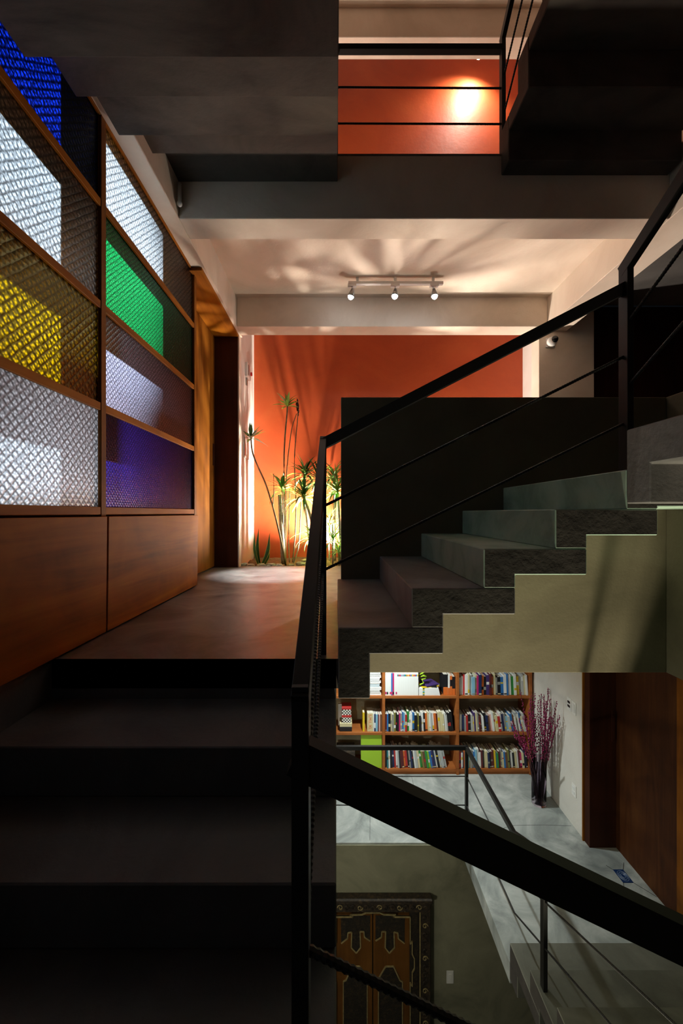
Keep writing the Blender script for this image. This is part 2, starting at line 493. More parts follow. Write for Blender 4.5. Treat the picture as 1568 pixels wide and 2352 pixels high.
# yard behind the glazed partition
struct('wall_yard', B((-4.3, -1.6, -0.2), (-4.2, 5.6, 4.2)), WHITEP)
struct('floor_yard', B((-4.3, -1.6, -0.3), (-1.34, 5.6, -0.2)), CONC)
struct('wall_yard_end', B((-4.3, -1.7, -0.3), (-1.34, -1.6, 4.2)), WHITEP)
struct('wall_yard_far', B((-4.3, 5.6, -0.3), (-1.34, 5.7, 4.2)), WHITEP)
struct('ceiling_yard', B((-4.3, -1.6, 4.2), (-1.3, 5.7, 4.3)), WHITEP)


# ------------------------------------------------------------------ stair flights (folded concrete plates, one part per step)
def flight(label, axis, sgn, srisers, z0, r, a, c, ths, thz, mats, first_drop=0.0, last_thz=None, edge=None):
    """axis Y or X: direction of travel; sgn: +1 rising along +axis. srisers are riser positions."""
    org = ((a + c) / 2, srisers[0], z0) if axis == 'Y' else (srisers[0], (a + c) / 2, z0)
    t = thing('stair_flight', label, 'stairs', org)
    n = len(srisers) - 1
    for i in range(n):
        s0, s1 = srisers[i], srisers[i + 1]
        za, zb = z0 + i * r, z0 + (i + 1) * r
        if i == n - 1 and last_thz: thz = last_thz
        if i == 0: za -= first_drop
        k = sgn
        e = 0.0 if i == n - 1 else ths * k
        poly = [(s0, za), (s0, zb), (s1 + e, zb), (s1 + e, zb - thz), (s0 + ths * k, zb - thz), (s0 + ths * k, za)]
        mb = MB().prism(poly, 'X' if axis == 'Y' else 'Y', a, c)
        # tread, riser and rough edge faces carry their own finish
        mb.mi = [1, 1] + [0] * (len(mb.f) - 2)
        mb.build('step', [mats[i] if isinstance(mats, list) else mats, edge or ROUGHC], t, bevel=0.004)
    return t


# left flight: rises away from the camera up to the landing
LD = [0.080, 0.380, 0.680, 0.977, 1.276, 1.611]
flight('dark concrete flight rising from the foreground to the landing beside the partition', 'Y', 1, LD, -0.16 * 6, 0.16, XL, 0.0, 0.12, 0.12, CONC)
MB().box((XL, 1.611, -0.30), (0.0, 1.75, -0.001)).build('step', CONC, bpy.data.objects['stair_flight'])
# cross flight: five risers to the right, in front of the solid wall
MX = [0.008, 0.288, 0.563, 0.836, 1.107, XR]
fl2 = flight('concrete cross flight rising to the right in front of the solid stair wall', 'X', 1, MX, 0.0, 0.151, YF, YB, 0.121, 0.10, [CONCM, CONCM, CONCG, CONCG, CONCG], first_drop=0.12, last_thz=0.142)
MB().box((0.008, 1.611, -0.12), (0.032, YB, -0.0005)).build('step', CONC, fl2)
# its continuation towards the camera along the right wall
flight('concrete flight climbing towards the camera along the low right wall', 'Y', -1, [YF, 1.23, 0.94, 0.65, 0.36], 0.755, 0.151, 1.107, XR, 0.115, 0.14, CONCM, first_drop=0.13, edge=CONCM)
# flight above the left flight, seen from below
UD = [0.55, 0.83, 1.105, 1.384, 1.658, 1.985, 2.25, 2.55]
t = thing('stair_flight', 'rough concrete flight overhead at the upper left seen from below', 'stairs', (-0.5, 1.5, 2.0))
uz = [2.766 - 0.149 * k for k in range(len(UD))][::-1]      # soffit heights, far one highest
for i in range(len(UD)):
    y1 = 2.62 if i == len(UD) - 1 else UD[i]
    y0 = UD[i - 1] if i > 0 else 0.27
    zb = uz[i]
    top = min(zb + 0.27, 2.94)
    poly = [(y0 - 0.10, zb + 0.002), (y0 - 0.10, zb + 0.11), (y1 - 0.10, zb + 0.11), (y1 - 0.10, top), (y1, top), (y1, zb), (y0, zb), (y0, zb + 0.002)]
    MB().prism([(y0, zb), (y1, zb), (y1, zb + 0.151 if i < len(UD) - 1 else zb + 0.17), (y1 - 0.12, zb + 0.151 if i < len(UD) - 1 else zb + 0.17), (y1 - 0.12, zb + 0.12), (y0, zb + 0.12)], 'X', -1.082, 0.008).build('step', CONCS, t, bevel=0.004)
# upper right flight, rising towards the camera from the upper floor
t = thing('stair_flight', 'dark concrete flight overhead at the upper right, rising from the upper floor', 'stairs', (1.6, 2.5, H2))
RD = [2.62, 2.51, 2.25, 1.97, 1.68, 1.40]
RZ = [2.81, 2.81, 2.995, 3.20, 3.39, 3.58]
for i in range(1, len(RD)):
    ya, yb, zs = RD[i - 1], RD[i], RZ[i]            # soffit from ya to yb at height zs
    if i == 1:
        poly = [(2.64, zs), (2.64, 3.10), (yb, 3.10), (yb, zs)]
    else:
        tm, T = 2.385 - 0.28 * (i - 2), 3.10 + 0.19 * (i - 2)
        poly = [(ya, zs), (ya, T), (tm, T), (tm, T + 0.19), (yb, T + 0.19), (yb, zs)]
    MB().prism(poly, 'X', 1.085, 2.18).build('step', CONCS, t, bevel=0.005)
# lower right flight, rising towards the camera from the library walkway
flight('pale concrete flight below, rising towards the camera from the library walkway', 'Y', -1, [3.124, 2.80, 2.46, 2.14, 1.82, 1.50, 1.2], HL, 0.16, 1.36, 2.94, 0.13, 0.12, CONCW, first_drop=0.12)


# ------------------------------------------------------------------ glazed wooden partition
t = thing('glazed_partition', 'wooden partition of coloured patterned glass panes over plywood dado panels', 'partition', (XL, 2.0, 0))
rails = [0.600, 1.106, 1.600, 2.093, 2.535]
posts = [(0.72, 0.78), (1.930, 1.972), (3.198, 3.245)]
for a, c in posts:
    MB().box((XL - 0.20, a + 0.006, 0.0), (XL - 0.004, c - 0.006, 2.52)).box((XL - 0.004, a, 0.0), (XL + 0.012, c, 2.524)).build('post', WOODV, t, bevel=0.002)
panes = [[G_BLUE, G_CLEAR, G_YEL, G_CLEAR], [G_CLEAR, G_GRN, G_LIL, G_VIO]]
plab = [['cobalt blue glass pane', 'bright clear patterned pane', 'yellow glass pane', 'clear patterned pane above the dado'], ['clear patterned pane under the beam', 'green glass pane', 'lilac tinted patterned pane', 'violet blue glass pane']]
for k in range(2):
    ya, yb = posts[k][1], posts[k + 1][0]
    for j, z in enumerate(rails):
        hh = 0.019
        MB().box((XL - 0.20, ya, z - 0.010), (XL - 0.004, yb, z + 0.010)).box((XL - 0.004, ya, z - hh), (XL + 0.010, yb, z + hh)).build('rail', WOODP, t, bevel=0.002)
    for j in range(4):
        z1, z0 = rails[4 - j] - 0.008, rails[3 - j] + 0.008
        o = MB().box((XL - 0.012, ya - 0.003, z0), (XL - 0.006, yb + 0.003, z1))
        o.mi = [1, 1, 1, 0, 1, 1]                    # embossed face to the stair, smooth face to the yard
        o = o.build('glass_pane', [panes[k][j], G_BACK], t)
        o['label'] = plab[k][j]
# dado panels lean a touch forward at the top
for ya, yb in ((0.70, 1.940), (1.952, 3.215)):
    MB().prism([(XL + 0.030, 0.010), (XL + 0.036, 0.572), (XL + 0.018, 0.572), (XL + 0.012, 0.010)], 'Y', ya, yb).build('dado_panel', WOODP, t, bevel=0.002)
    MB().box((XL - 0.03, ya, 0.0), (XL - 0.01, yb, 0.59)).build('backing_board', WOODD, t)
# flush pulls
o = MB().box((-1.321, 4.255, 1.10), (-1.312, 4.305, 1.33)).box((-1.313, 4.27, 1.13), (-1.309, 4.29, 1.30)).build('door_pull', WOODD, None, (-1.32, 4.28, 1.1))
o.parent = bpy.data.objects['door_1']
o.location = (-1.32, 4.28, 1.1)
o = MB().box((2.90, 4.188, -1.82), (2.94, 4.201, -1.50)).box((2.912, 4.182, -1.78), (2.928, 4.19, -1.54)).build('door_pull', WOODD, None, (2.9, 4.2, -1.8))
o.parent = bpy.data.objects['trim_5']; o.location = (2.9, 4.2, -1.8)


# ------------------------------------------------------------------ railings: flat steel bars and ribbed reinforcing rods
def rod(p, q, par, r=0.0068, ribs=0.011, name='rod'):
    MB().tube([p, q], r, 8, ribs=ribs).build(name, STEEL, par, smooth=False)


RW, RH = 0.027, 0.052
XA, YA, YN = -0.055, 1.677, 0.630
t = thing('stair_railing', 'black steel railing with ribbed rods winding through the middle of the picture', 'railing', (XA, YA, 0.0))
MB().box((XA - 0.013, YA - 0.024, 0.0), (XA + 0.013, YA + 0.024, 0.90)).build('post', STEEL, t, bevel=0.001)
MB().bar((XA, YA + 0.02, 0.892), (XA, YN - 0.02, 0.292), RW, RH).build('handrail', STEEL, t, bevel=0.001)
MB().box((XA - 0.013, YN - 0.026, -0.64), (XA + 0.013, YN + 0.026, 0.325)).build('post', STEEL, t, bevel=0.001)
rod((XA, YA, 0.617), (XA, YN, 0.02), t)
rod((XA, YA, 0.348), (XA, YN, -0.25), t)
# foreground run descending to the right
MB().bar((XA - 0.01, YN, 0.210), (1.25, YN, -0.425), 0.03, 0.058).build('handrail', STEEL, t, bevel=0.001)
rod((XA, YN, -0.095), (1.25, YN, -0.735), t, 0.0078, 0.012)
rod((XA, YN, -0.385), (1.25, YN, -1.025), t, 0.0078, 0.012)
# run beside the cross flight
XM, YM = 1.185, 1.63
MB().bar((XA, YA, 0.880), (XM, YM, 1.512), RW, 0.045).build('handrail', STEEL, t, bevel=0.001)
rod((XA, YA, 0.617), (XM, YM, 1.234), t)
rod((XA, YA, 0.348), (XM, YM, 0.960), t)
MB().box((XM - 0.013, YM - 0.026, 0.755), (XM + 0.013, YM + 0.026, 1.60)).build('post', STEEL, t, bevel=0.001)
# run climbing towards the camera
MB().bar((XM, YM + 0.02, 1.585), (XM, 0.55, 2.145), RW, RH).build('handrail', STEEL, t, bevel=0.001)
rod((XM, YM, 1.36), (XM, 0.55, 1.92), t)
rod((XM, YM, 1.10), (XM, 0.55, 1.66), t)
# railing of the upper floor
t = thing('stair_railing', 'black steel railing at the edge of the upper floor before the orange wall', 'railing', (0.5, 2.66, H2 + 0.012))
MB().bar((0.012, 2.66, 3.685), (1.113, 2.66, 3.685), 0.04, 0.036).build('handrail', STEEL, t, bevel=0.001)
rod((0.012, 2.66, 3.432), (1.113, 2.66, 3.425), t)
rod((0.012, 2.66, 3.190), (1.113, 2.66, 3.186), t)
MB().box((1.100, 2.645, 2.953), (1.126, 2.69, 3.775)).build('post', STEEL, t, bevel=0.001)
MB().bar((1.113, 2.68, 3.755), (1.113, 1.6, 4.48), RW, RH).build('handrail', STEEL, t, bevel=0.001)
rod((1.118, 2.66, 3.50), (1.118, 1.6, 4.21), t)
rod((1.118, 2.66, 3.25), (1.118, 1.6, 3.96), t)
MB().box((-0.012, 2.645, 2.953), (0.012, 2.685, 3.70)).build('post', STEEL, t, bevel=0.001)
# railing of the library walkway
XQ, YQ, YK = 1.40, 4.285, 3.13
t = thing('stair_railing', 'black steel railing around the stair opening of the library floor', 'railing', (XQ, YQ, HL))
MB().bar((-1.30, YQ, -1.936), (XQ + 0.015, YQ, -1.936), 0.03, 0.042).build('handrail', STEEL, t, bevel=0.001)
MB().bar((XQ, YQ, -1.936), (XQ, YK, -1.936), 0.03, 0.042).build('handrail', STEEL, t, bevel=0.001)
MB().bar((XQ, YK + 0.008, -1.938), (XQ, 1.3, -1.05), 0.03, 0.042).build('handrail', STEEL, t, bevel=0.001)
for zz in (-2.243, -2.553):
    rod((-1.30, YQ, zz), (XQ, YQ, zz), t)
    rod((XQ, YQ, zz), (XQ, YK, zz), t)
    rod((XQ, YK, zz), (XQ, 1.3, zz + 0.886), t)
MB().box((XQ - 0.014, YQ - 0.02, HL), (XQ + 0.014, YQ + 0.02, -1.93)).build('post', STEEL, t, bevel=0.001)
MB().box((XQ - 0.014, 2.665, HL + 0.32), (XQ + 0.014, 2.71, -1.735)).build('post', STEEL, t, bevel=0.001)


# ------------------------------------------------------------------ bookcase
S = 5.365 / F
YS = 5.365
bx = lambda px: (px - CX) * S
bz = lambda py: EYE - (py - CY) * S
DV = [bx(708), bx(881), bx(1051), bx(1218.5)]
bc = thing('bookcase', 'long brown wooden bookcase filled with books against the library wall', 'bookcase', (1.0, YS, HL))
for i, x in enumerate(DV):
    MB().box((x - 0.019, YS, HL + 0.001), (x + 0.019, YS + 0.34, -0.55)).build('divider' if i < 3 else 'side_panel', WOODS, bc, bevel=0.002)
SH = [HL + 0.075, bz(1683), bz(1599), bz(1515), bz(1431)]
for i in range(3):
    for z in SH:
        MB().box((DV[i] + 0.019, YS + 0.004, z - 0.034), (DV[i + 1] - 0.019, YS + 0.335, z)).build('shelf', WOODS, bc, bevel=0.002)
    MB().box((DV[i] + 0.019, YS + 0.02, HL + 0.001), (DV[i + 1] - 0.019, YS + 0.04, HL + 0.04)).build('plinth', WOODS, bc)
    MB().box((DV[i] + 0.019, YS + 0.336, HL + 0.001), (DV[i + 1] - 0.019, YS + 0.35, -0.55)).build('back_panel', OLIVE, bc)

CN = {'w': ('white', '#e2e4e4'), 'c': ('cream', '#cfc59c'), 'b': ('blue', '#2a6fb5'), 'n': ('navy', '#1c2a55'), 'k': ('black', '#15151a'),
      'r': ('red', '#b02a28'), 'd': ('dark red', '#5a1f22'), 'g': ('grey', '#8d8d88'), 'l': ('light blue', '#7fb2cc'), 'o': ('olive', '#7c7a3c'),
      'm': ('magenta', '#c02a6a'), 'e': ('green', '#2c8a3c'), 't': ('teal', '#2a7880'), 'a': ('orange', '#d06a2a'), 'y': ('yellow', '#d8b820'),
      'u': ('brown', '#6a4a34'), 'p': ('purple', '#43306a'), 's': ('silver grey', '#b4b8ba'), 'i': ('lime green', '#9cc42c'), 'h': ('pale pink', '#d8a8a0')}
CM = {k: plain('cover ' + v[0], v[1], 0.5) for k, v in CN.items()}
ORDN = ['first', 'second', 'third', 'fourth', 'fifth', 'sixth', 'seventh', 'eighth', 'ninth', 'tenth', 'eleventh', 'twelfth', 'thirteenth', 'fourteenth',
        'fifteenth', 'sixteenth', 'seventeenth', 'eighteenth', 'nineteenth', 'twentieth']
ORDN += ['twenty-' + x for x in ORDN[:9]] + ['thirtieth'] + ['thirty-' + x for x in ORDN[:9]] + ['fortieth'] + ['forty-' + x for x in ORDN[:9]]


def book(x, z, wd, ht, dp, lean, ck, label, group, bands=(), yf=None, name='book', cat='book'):
    """upright book, spine to the front; lean in radians tips the head to the left"""
    yf = YS + 0.030 if yf is None else yf
    mb = MB()
    c = 0.0022
    mb.box((0, 0, 0), (wd, 0.004, ht), 0)                          # spine
    mb.box((0, 0.004, 0), (c, dp, ht), 0); mb.box((wd - c, 0.004, 0), (wd, dp, ht), 0)
    mb.box((c, 0.004, 0.003), (wd - c, dp - 0.003, ht - 0.004), 1)
    mats = [CM[ck], PAGES]
    for (f0, f1, ck2) in bands:
        mats.append(CM[ck2])
        mb.box((0.0008, -0.0006, ht * f0), (wd - 0.0008, 0.0, ht * f1), len(mats) - 1)
    M = Matrix.Translation((x, yf, z)) @ Matrix.Rotation(-lean, 4, 'Y')
    mb.v = [tuple(M @ Vector(p)) for p in mb.v]
    o = mb.build(name, mats, None, (x, yf, z))
    o['label'] = label; o['category'] = cat; o['group'] = group
    return o


def shelf_books(seq, x0, x1, z, hmin, hmax, lean_end, where, group, bandp=0.5, hang=0.0):
    """seq: string of colour codes; fills x0..x1"""
    n = len(seq)
    ws = [random.uniform(0.7, 1.35) for _ in seq]
    ang = [math.radians(lean_end) * min(1.0, max(0.0, (i / n - hang) / (1 - hang)) ** 0.7) if lean_end else 0 for i in range(n)]
    hts = [random.uniform(hmin, hmax) for _ in seq]
    extra = sum(max(0, math.tan(ang[i]) - math.tan(ang[i - 1])) * max(hts[i], hts[i - 1]) for i in range(1, n))
    room = (x1 - x0) - extra - 0.006
    k = room / sum(w_ / math.cos(a) for w_, a in zip(ws, ang))
    x = x0 + 0.003
    for i, ck in enumerate(seq):
        wd = ws[i] * k
        if i > 0:
            x += max(0, math.tan(ang[i]) - math.tan(ang[i - 1])) * max(hts[i], hts[i - 1])
        bands = []
        if random.random() < bandp:
            a = random.uniform(0.1, 0.7); bands.append((a, a + random.uniform(0.06, 0.2), random.choice('wwkcryg')))
        if random.random() < bandp * 0.6:
            bands.append((0.04, 0.10, random.choice('wkcg')))
        book(x, z + 0.0006, wd * 0.965, hts[i], random.uniform(0.15, 0.20), ang[i], ck,
             '%s book, %s from the left %s' % (CN[ck][0], ORDN[i], where), group, bands, YS + random.uniform(0.02, 0.045))
        x += wd / math.cos(ang[i])


# middle shelf
shelf_books('dbkcgokkmgblrewwbkokwkacwswadcccwskkk', DV[1] + 0.02, DV[2] - 0.04, SH[1], 0.215, 0.265, 7, 'on the middle shelf, centre bay', 'books on the middle shelf, centre bay', hang=0.45)
shelf_books('wngrkscpcgddwknuhwccrwnglsbuwswbcsw', DV[2] + 0.03, DV[3] - 0.02, SH[1], 0.20, 0.255, 11, 'on the middle shelf, right bay', 'books on the middle shelf, right bay')
# bottom shelf
shelf_books('ktwknrwskddarkgnkwsceoueibpnwkssss', DV[1] + 0.02, DV[2] - 0.13, SH[0], 0.22, 0.27, 12, 'on the bottom shelf, centre bay', 'books on the bottom shelf, centre bay')
shelf_books('rwnawtcgsblwwdkccnkddytedgcbuonwkcwdmcnk', DV[2] + 0.02, DV[3] - 0.02, SH[0], 0.20, 0.26, 6, 'on the bottom shelf, right bay', 'books on the bottom shelf, right bay')
# top visible shelf
shelf_books('wwrwcwlcmnakpdacgkbwbwewygscw', DV[2] + 0.02, DV[3] - 0.02, SH[2], 0.23, 0.29, 4, 'on the upper shelf, right bay', 'books on the upper shelf, right bay', hang=0.4)
# magazines: white spines with a coloured head patch
x = DV[1] + 0.022
for i, ck in enumerate('wwwwbmwwwwwwwwwwwwwwwwww'):
    wd = (0.022 if i < 8 else 0.0195) * 0.88
    hd = [(0.86, 0.94, 'yrbyarbytrmlgbea'[i % 16])] if i >= 8 else [(0.05, 0.16, 'mkwm'[i % 4])]
    book(x, SH[2] + 0.0006, wd, 0.30, 0.21, 0, ck, '%s magazine, %s from the left in the tall row on the upper shelf' % (CN[ck][0], ORDN[i]), 'magazines on the upper shelf', hd, YS + 0.02, 'magazine', 'magazine')
    x += wd + 0.0008
# lying stack beside the magazines
xs = x + 0.008
for i in range(6):
    zz = SH[2] + 0.0006 + i * 0.0165
    o = MB().box((xs, YS + 0.02, zz), (xs + 0.285 - 0.004 * i, YS + 0.24, zz + 0.0155)).box((xs + 0.05, YS + 0.0192, zz + 0.001), (xs + 0.075, YS + 0.02, zz + 0.0145), 1).build('magazine', [PAPER, CM['tyelyt'[i]]], None, (xs, YS + 0.02, zz))
    o['label'] = 'white magazine lying %s from the bottom in the low pile on the upper shelf' % ORDN[i]; o['category'] = 'magazine'; o['group'] = 'lying magazines on the upper shelf'
for i in range(3):
    zz = SH[2] + 0.0006 + 6 * 0.0165 + i * 0.010
    M = Matrix.Translation((xs + 0.15, YS + 0.14, zz)) @ Matrix.Rotation([0.25, -0.2, 0.4][i], 4, 'Z')
    o = MB().box((-0.13 + 0.02 * i, -0.10, 0), (0.11, 0.09, 0.0095), 0, M).build('magazine', [CM['ykp'[i]]], None, (xs + 0.15, YS + 0.14, zz))
    o['label'] = '%s glossy magazine lying askew on top of the low pile' % ['yellow', 'black', 'purple'][i]; o['category'] = 'magazine'; o['group'] = 'magazines askew on the pile'
# lime green figure on the pile
zz = SH[2] + 0.0006 + 6 * 0.0165 + 0.03
pts = [(xs + 0.015, YS + 0.05, zz + 0.002), (xs + 0.07, YS + 0.05, zz + 0.03), (xs + 0.045, YS + 0.05, zz + 0.075), (xs + 0.10, YS + 0.05, zz + 0.085), (xs + 0.085, YS + 0.05, zz + 0.13), (xs + 0.02, YS + 0.05, zz + 0.145), (xs + 0.10, YS + 0.05, zz + 0.19)]
lf = thing('wire_figure', 'lime green bent figure standing on the magazine pile', 'figure', (xs + 0.05, YS + 0.05, zz))
MB().tube(pts, 0.010, 8).build('body', CM['i'], lf, smooth=True)
MB().tube([(xs + 0.03, YS + 0.05, zz + 0.11), (xs + 0.06, YS + 0.045, zz + 0.125), (xs + 0.11, YS + 0.05, zz + 0.115)], 0.007, 8).build('arm', CM['i'], lf, smooth=True)
# orange and black books at the right end of the bay
x = DV[2] - 0.02 - 0.165
for i, (ck, bd, wd) in enumerate([('k', [(0.0, 0.38, 'a')], 0.062), ('w', [(0.0, 0.35, 'a')], 0.026), ('a', [(0.45, 0.8, 'k')], 0.030), ('k', [(0.0, 0.34, 'a')], 0.040)]):
    book(x, SH[2] + 0.0006, wd, 0.275 - 0.01 * i, 0.2, 0, ck, '%s book with orange foot, %s of four at the end of the upper shelf' % (CN[ck][0], ORDN[i]), 'orange footed books', bd, YS + 0.04)
    x += wd + 0.001
# left bay: lying magazines (upper), small boxes and books (middle), panel and case (bottom)
xs = DV[1] - 0.02 - 0.27
for i in range(14):
    zz = SH[2] + 0.0006 + i * 0.0235
    wv = random.uniform(0.235, 0.262)
    mb = MB().box((xs, YS + 0.03, zz), (xs + wv, YS + 0.25, zz + 0.004), 1).box((xs, YS + 0.032, zz + 0.004), (xs + wv - 0.002, YS + 0.25, zz + 0.019), 0).box((xs, YS + 0.03, zz + 0.019), (xs + wv, YS + 0.25, zz + 0.023), 1)
    o = mb.build('magazine', [PAPER, CM['wgswwlgwsw'[i % 10]]], None, (xs, YS + 0.03, zz))
    o['label'] = 'thick magazine lying %s from the bottom in the tall stack of the left bay' % ORDN[i]; o['category'] = 'magazine'; o['group'] = 'stacked magazines of the left bay'
for i, (ck, wd, ht, bd) in enumerate([('y', 0.026, 0.255, [(0.1, 0.8, 'k')][:0]), ('c', 0.078, 0.245, ()), ('w', 0.014, 0.235, ()), ('n', 0.018, 0.235, [(0.2, 0.5, 'w')]), ('l', 0.028, 0.23, ()), ('d', 0.012, 0.23, ()), ('h', 0.016, 0.225, ()), ('u', 0.024, 0.23, ()), ('a', 0.030, 0.255, [(0.0, 1.0, 'u')][:0])]):
    if i == 0: x = bx(833)
    if i == 1: x = bx(843.5)
    o = book(x, SH[1] + 0.0006, wd, ht, 0.18, 0, ck, '%s book, %s from the left on the middle shelf of the left bay' % (CN[ck][0] if i != 1 else 'thick beige', ORDN[i]), 'books on the middle shelf, left bay', bd, YS + 0.03)
    if i == 1:
        cu = bpy.data.curves.new('spine_lettering', 'FONT'); cu.body = 'S,M,L,XL'
        cu.size = 0.058; cu.extrude = 0.0006; cu.align_x = 'LEFT'
        cu.materials.append(CM['a'])
        tmp = bpy.data.objects.new('tmp', cu); COL.objects.link(tmp)
        bpy.context.view_layer.update()
        tme = bpy.data.meshes.new_from_object(tmp.evaluated_get(bpy.context.evaluated_depsgraph_get()))
        bpy.data.objects.remove(tmp)
        lo = bpy.data.objects.new('spine_lettering', tme); COL.objects.link(lo)
        lo.parent = o; lo.location = (0.019, -0.001, 0.232); lo.rotation_euler = (PI / 2, PI / 2, 0)
    x += wd + 0.0015
xs = bx(780)
st = [('k', 0.165, 0.062, 'black box at the bottom of the small stack on the middle shelf'), ('c', 0.165, 0.048, 'cream box lying on the black box')]
zz = SH[1] + 0.0006
for ck, wd, ht, lb in st:
    mb = MB().box((xs, YS + 0.03, zz), (xs + wd, YS + 0.22, zz + ht * 0.6)).box((xs - 0.0015, YS + 0.0285, zz + ht * 0.6), (xs + wd + 0.0015, YS + 0.2215, zz + ht))
    o = mb.build('box', CM[ck], None, (xs, YS + 0.03, zz), bevel=0.0015); o['label'] = lb; o['category'] = 'box'
    zz += ht + 0.0006
m, nt, b = newmat('black and white gingham')
v = pos(nt, (1, 1, 1))
ck_ = nt.nodes.new('ShaderNodeTexChecker'); ck_.inputs['Scale'].default_value = 52
ck_.inputs['Color1'].default_value = lin('#e8e6de'); ck_.inputs['Color2'].default_value = lin('#1d1c1a')
nt.links.new(v, ck_.inputs[0]); nt.links.new(ck_.outputs[0], b.inputs['Base Color'])
GING = m
for i in range(2):
    xg = xs + 0.03
    bxo = thing('gift_box', ['gingham box with red lid resting on the cream box', 'gingham box with red lid on top of the other gingham box'][i], 'box', (xg, YS + 0.04, zz))
    MB().box((xg, YS + 0.04, zz), (xg + 0.125, YS + 0.18, zz + 0.075)).build('body', GING, bxo, bevel=0.001)
    MB().box((xg - 0.002, YS + 0.038, zz + 0.075), (xg + 0.127, YS + 0.182, zz + 0.105)).build('lid', CM['r'], bxo, bevel=0.001)
    zz += 0.1056
o = MB().box((xs - 0.02, YS + 0.18, SH[1] + 0.0006), (xs + 0.07, YS + 0.20, SH[1] + 0.30)).build('picture_card', PAPER, None, (xs, YS + 0.19, SH[1])); o['label'] = 'pale card standing behind the gingham boxes'; o['category'] = 'card'
o = MB().box((bx(829), YS + 0.03, SH[0] + 0.0006), (bx(877), YS + 0.055, bz(1686))).build('folder', CM['i'], None, (bx(853), YS + 0.04, SH[0]), bevel=0.001)
o['label'] = 'flat lime green folder standing on the bottom shelf'; o['category'] = 'folder'
cs = thing('storage_case', 'dark worn leather case on the bottom shelf beside the green folder', 'case', (bx(795), YS + 0.12, SH[0]))
MB().box((bx(773), YS + 0.04, SH[0] + 0.0006), (bx(815), YS + 0.26, SH[0] + 0.12)).build('body', CARVE, cs, bevel=0.003)
MB().box((bx(773) - 0.003, YS + 0.037, SH[0] + 0.121), (bx(815) + 0.003, YS + 0.263, SH[0] + 0.215)).build('lid', CARVE, cs, bevel=0.004)
MB().box((bx(800), YS + 0.030, SH[0] + 0.10), (bx(804), YS + 0.037, SH[0] + 0.145)).build('clasp', GOLD, cs)


# ------------------------------------------------------------------ vase with berry branches
VX, VY = 2.46, 4.84
va = MB().lathe([(0.0, 0.0), (0.079, 0.0), (0.082, 0.01), (0.084, 0.30), (0.086, 0.55), (0.082, 0.55), (0.079, 0.30), (0.077, 0.022), (0.0, 0.018)], (VX, VY, HL + 0.0005), 32).build('vase', VASEG, None, (VX, VY, HL), smooth=True)
va['label'] = 'tall smoky glass cylinder vase standing on the library floor'; va['category'] = 'vase'
for i in range(40):
    a = random.uniform(0, 2 * PI); r0 = random.uniform(0.02, 0.068)
    sp = random.uniform(0.05, 0.30) if i < 32 else random.uniform(0.28, 0.36)
    ht = random.uniform(0.95, 1.36) if i < 32 else random.uniform(0.75, 1.0)
    dx = math.cos(a) * sp; dy = math.sin(a) * sp * 0.95
    if VX + dx > 2.64: dx = 2.64 - VX
    if VY + dy > 5.30: dy = 5.30 - VY
    b0 = Vector((VX + math.cos(a) * r0, VY + math.sin(a) * r0, HL + 0.03))
    q = Vector((VX + math.cos(a) * 0.065, VY + math.sin(a) * 0.065, HL + 0.53))
    q2 = Vector((VX + math.cos(a) * 0.065 + dx * 0.45, VY + math.sin(a) * 0.065 + dy * 0.45, HL + 0.53 + (ht - 0.53) * 0.55))
    e = Vector((VX + dx, VY + dy, HL + ht))
    br = thing('berry_branch', 'slender branch set with magenta berries in the tall glass vase', 'branch', tuple(b0), 'berry branches in the vase')
    path = []
    for u in [k / 12 for k in range(13)]:
        path.append(((1 - u) ** 3) * b0 + 3 * u * (1 - u) ** 2 * q + 3 * u * u * (1 - u) * q2 + (u ** 3) * e)
    MB().tube(path, [0.0058 - 0.0040 * k / 12 for k in range(13)], 5).build('twig', TWIG, br)
    mb = MB()
    for k in range(34):
        u = 0.42 + 0.58 * k / 33
        p = ((1 - u) ** 3) * b0 + 3 * u * (1 - u) ** 2 * q + 3 * u * u * (1 - u) * q2 + (u ** 3) * e
        if p.z < HL + 0.56: continue
        j = Vector((random.gauss(0, 1), random.gauss(0, 1), random.gauss(0, 0.4))); j.normalize()
        mb.ball(p + j * 0.0085, random.uniform(0.0055, 0.0078), 6, 4, 0, (1, 1, 1.2))
    o = mb.build('berries', BERRY, br, smooth=True); o['kind'] = 'stuff'


# ------------------------------------------------------------------ carved double door on the lowest hall wall
YD = 4.250
s4 = YD / F
dx_ = lambda px: (px - CX) * s4
dz_ = lambda py: EYE - (py - CY) * s4
cxd = dx_(855.3)
cd = thing('carved_door', 'old carved double door in a dark ornate frame with gold outlines', 'door', (cxd, YD - 0.02, -6.0))
half = dx_(985) - cxd
hin = dx_(959.5) - cxd
hlf = dx_(939) - cxd
zt, zi, zl = dz_(2052), dz_(2081), dz_(2094)
for sg in (-1, 1):
    MB().box((min(cxd + sg * hin, cxd + sg * half), YD - 0.075, -6.0), (max(cxd + sg * hin, cxd + sg * half), YD - 0.001, zt - 0.028)).build('outer_jamb', CARVE, cd, bevel=0.006)
    MB().box((min(cxd + sg * hlf, cxd + sg * hin), YD - 0.05, -6.0), (max(cxd + sg * hlf, cxd + sg * hin), YD - 0.001, zi)).build('inner_jamb', PAINTD, cd, bevel=0.004)
    MB().box((min(cxd + sg * 0.006, cxd + sg * hlf), YD - 0.03, -6.0), (max(cxd + sg * 0.006, cxd + sg * hlf), YD - 0.001, zl)).build('door_leaf', LEAFW, cd, bevel=0.002)
    MB().box((min(cxd + sg * hin, cxd + sg * (hin + 0.012)), YD - 0.082, -6.0), (max(cxd + sg * hin, cxd + sg * (hin + 0.012)), YD - 0.075, zi + 0.01)).build('gold_strip', GOLD, cd)
